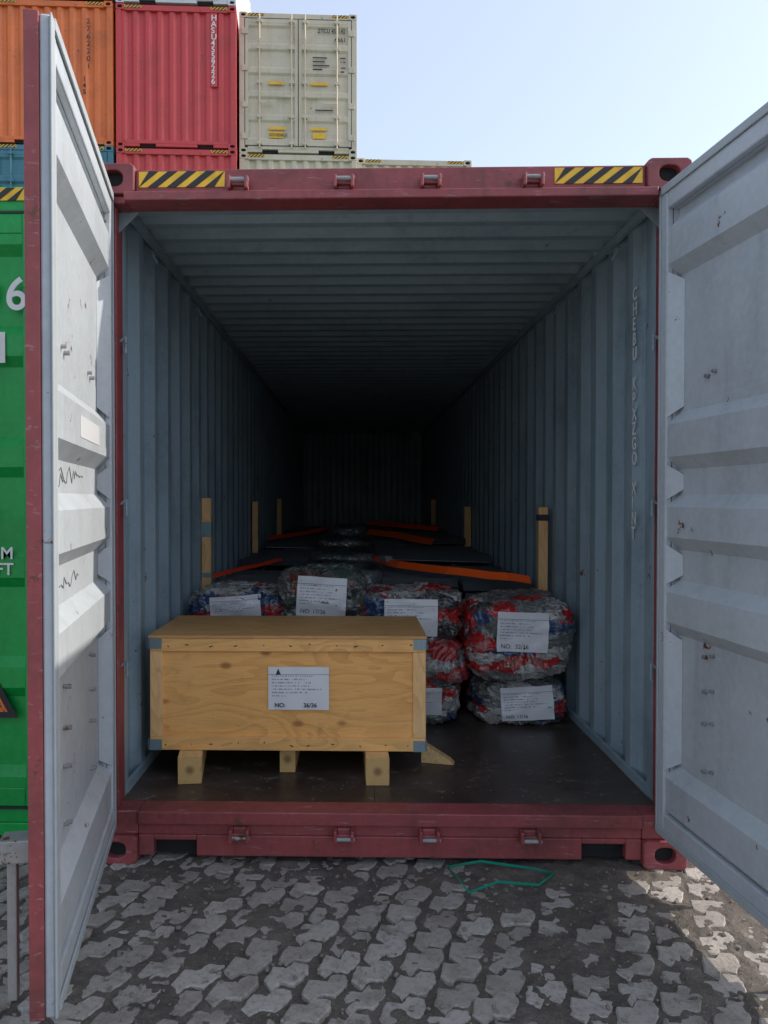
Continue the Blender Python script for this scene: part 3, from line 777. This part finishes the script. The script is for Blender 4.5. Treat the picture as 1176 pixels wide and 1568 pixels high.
def stone_mat():
    m, nt, b, co = base('worn_concrete_paver', .85)
    gi = nd(nt, 'ShaderNodeNewGeometry')
    a = tnoise(nt, co, 7, 5, .7); c_ = tnoise(nt, co, 45, 5, .7); d = tnoise(nt, co, 260, 2, .6)
    c = mixc(nt, gi.outputs['Random Per Island'], (.27, .245, .22), (.38, .352, .325))
    c = mixc(nt, math_(nt, 'MULTIPLY', ramp(nt, a, .44, .68), .7), c, (.18, .155, .13))
    c = mixc(nt, math_(nt, 'MULTIPLY', ramp(nt, c_, .48, .66), .55), c, (.15, .13, .11))
    c = mixc(nt, math_(nt, 'MULTIPLY', ramp(nt, d, .55, .7), .4), c, (.46, .43, .40))
    nt.links.new(c, b.inputs['Base Color'])
    bump(nt, b, math_(nt, 'ADD', math_(nt, 'MULTIPLY', d, .4), c_), .8, .006)
    return m
me.materials.append(stone_mat())
po = bpy.data.objects.new('paving', me); scene.collection.objects.link(po)

cu = bpy.data.curves.new('strap_loop', 'CURVE'); cu.dimensions = '3D'
sp = cu.splines.new('BEZIER')
lp = [(.24, -.02, .014), (.38, .0, .03), (.60, -.03, .014), (.66, -.08, .02), (.58, -.16, .014), (.42, -.17, .03), (.30, -.22, .012), (.27, -.12, .02)]
sp.bezier_points.add(len(lp)-1)
for bp, q in zip(sp.bezier_points, lp): bp.co = (q[0], q[1]-.02, q[2]); bp.handle_left_type = bp.handle_right_type = 'VECTOR'
sp.use_cyclic_u = True; cu.extrude = .0045; cu.bevel_depth = .0006; cu.materials.append(M['tealstrap'])
so_ = bpy.data.objects.new('discarded_strap', cu); scene.collection.objects.link(so_)

db = MB()
for _ in range(900):
    x, y = random.uniform(-1.4, 1.6), random.uniform(-1.3, -.02); s_ = random.choice([.002, .003, .004, .005, .008])
    db.box(-s_, s_, -s_*.7, s_*.7, -s_*.4, s_*.6, Matrix.Translation((x, y, .003)) @ Matrix.Rotation(random.uniform(0, 3), 4, 'Z') @ Matrix.Rotation(random.uniform(-.5, .5), 4, 'X'))
db.obj('gravel', flat('gravel_stone', (.2, .18, .16), .9), None, .001)

# ------------------------------------------------------------------ light, sky, camera
sun_dir = Vector((1.25, .12, 1.0)).normalized()
az = math.atan2(sun_dir.x, sun_dir.y); el = math.asin(sun_dir.z)
W = bpy.data.worlds.new('World'); scene.world = W; W.use_nodes = True
nt = W.node_tree; bg = nt.nodes['Background']
sk = nt.nodes.new('ShaderNodeTexSky'); sk.sky_type = 'NISHITA'; sk.sun_disc = False
sk.sun_elevation = el; sk.sun_rotation = az; sk.dust_density = 2.0; sk.air_density = 1.0; sk.ozone_density = 1.6
# thin even haze over the physical sky
hz = mixc(nt, .42, sk.outputs[0], (2.85, 2.9, 3.0))
nt.links.new(hz, bg.inputs[0]); bg.inputs[1].default_value = .32
sl = bpy.data.lights.new('sun', 'SUN'); sl.energy = 4.2; sl.angle = R(.5); sl.color = (1, .92, .80)
so = bpy.data.objects.new('sun', sl); scene.collection.objects.link(so)
so.rotation_euler = sun_dir.to_track_quat('Z', 'Y').to_euler(); so.location = (8, 2, 10)
cam = bpy.data.cameras.new('camera'); co_ = bpy.data.objects.new('camera', cam); scene.collection.objects.link(co_)
cam.sensor_fit = 'VERTICAL'; cam.sensor_height = 36; cam.lens = 27.05; cam.clip_end = 2000; cam.clip_start = .05
cam.shift_x = 70/1568
co_.location = (-.135, -3.18, 1.52); co_.rotation_euler = (R(90-.92), 0, R(1.3))
scene.camera = co_
scene.view_settings.view_transform = 'Standard'; scene.view_settings.look = 'None'; scene.view_settings.exposure = 0
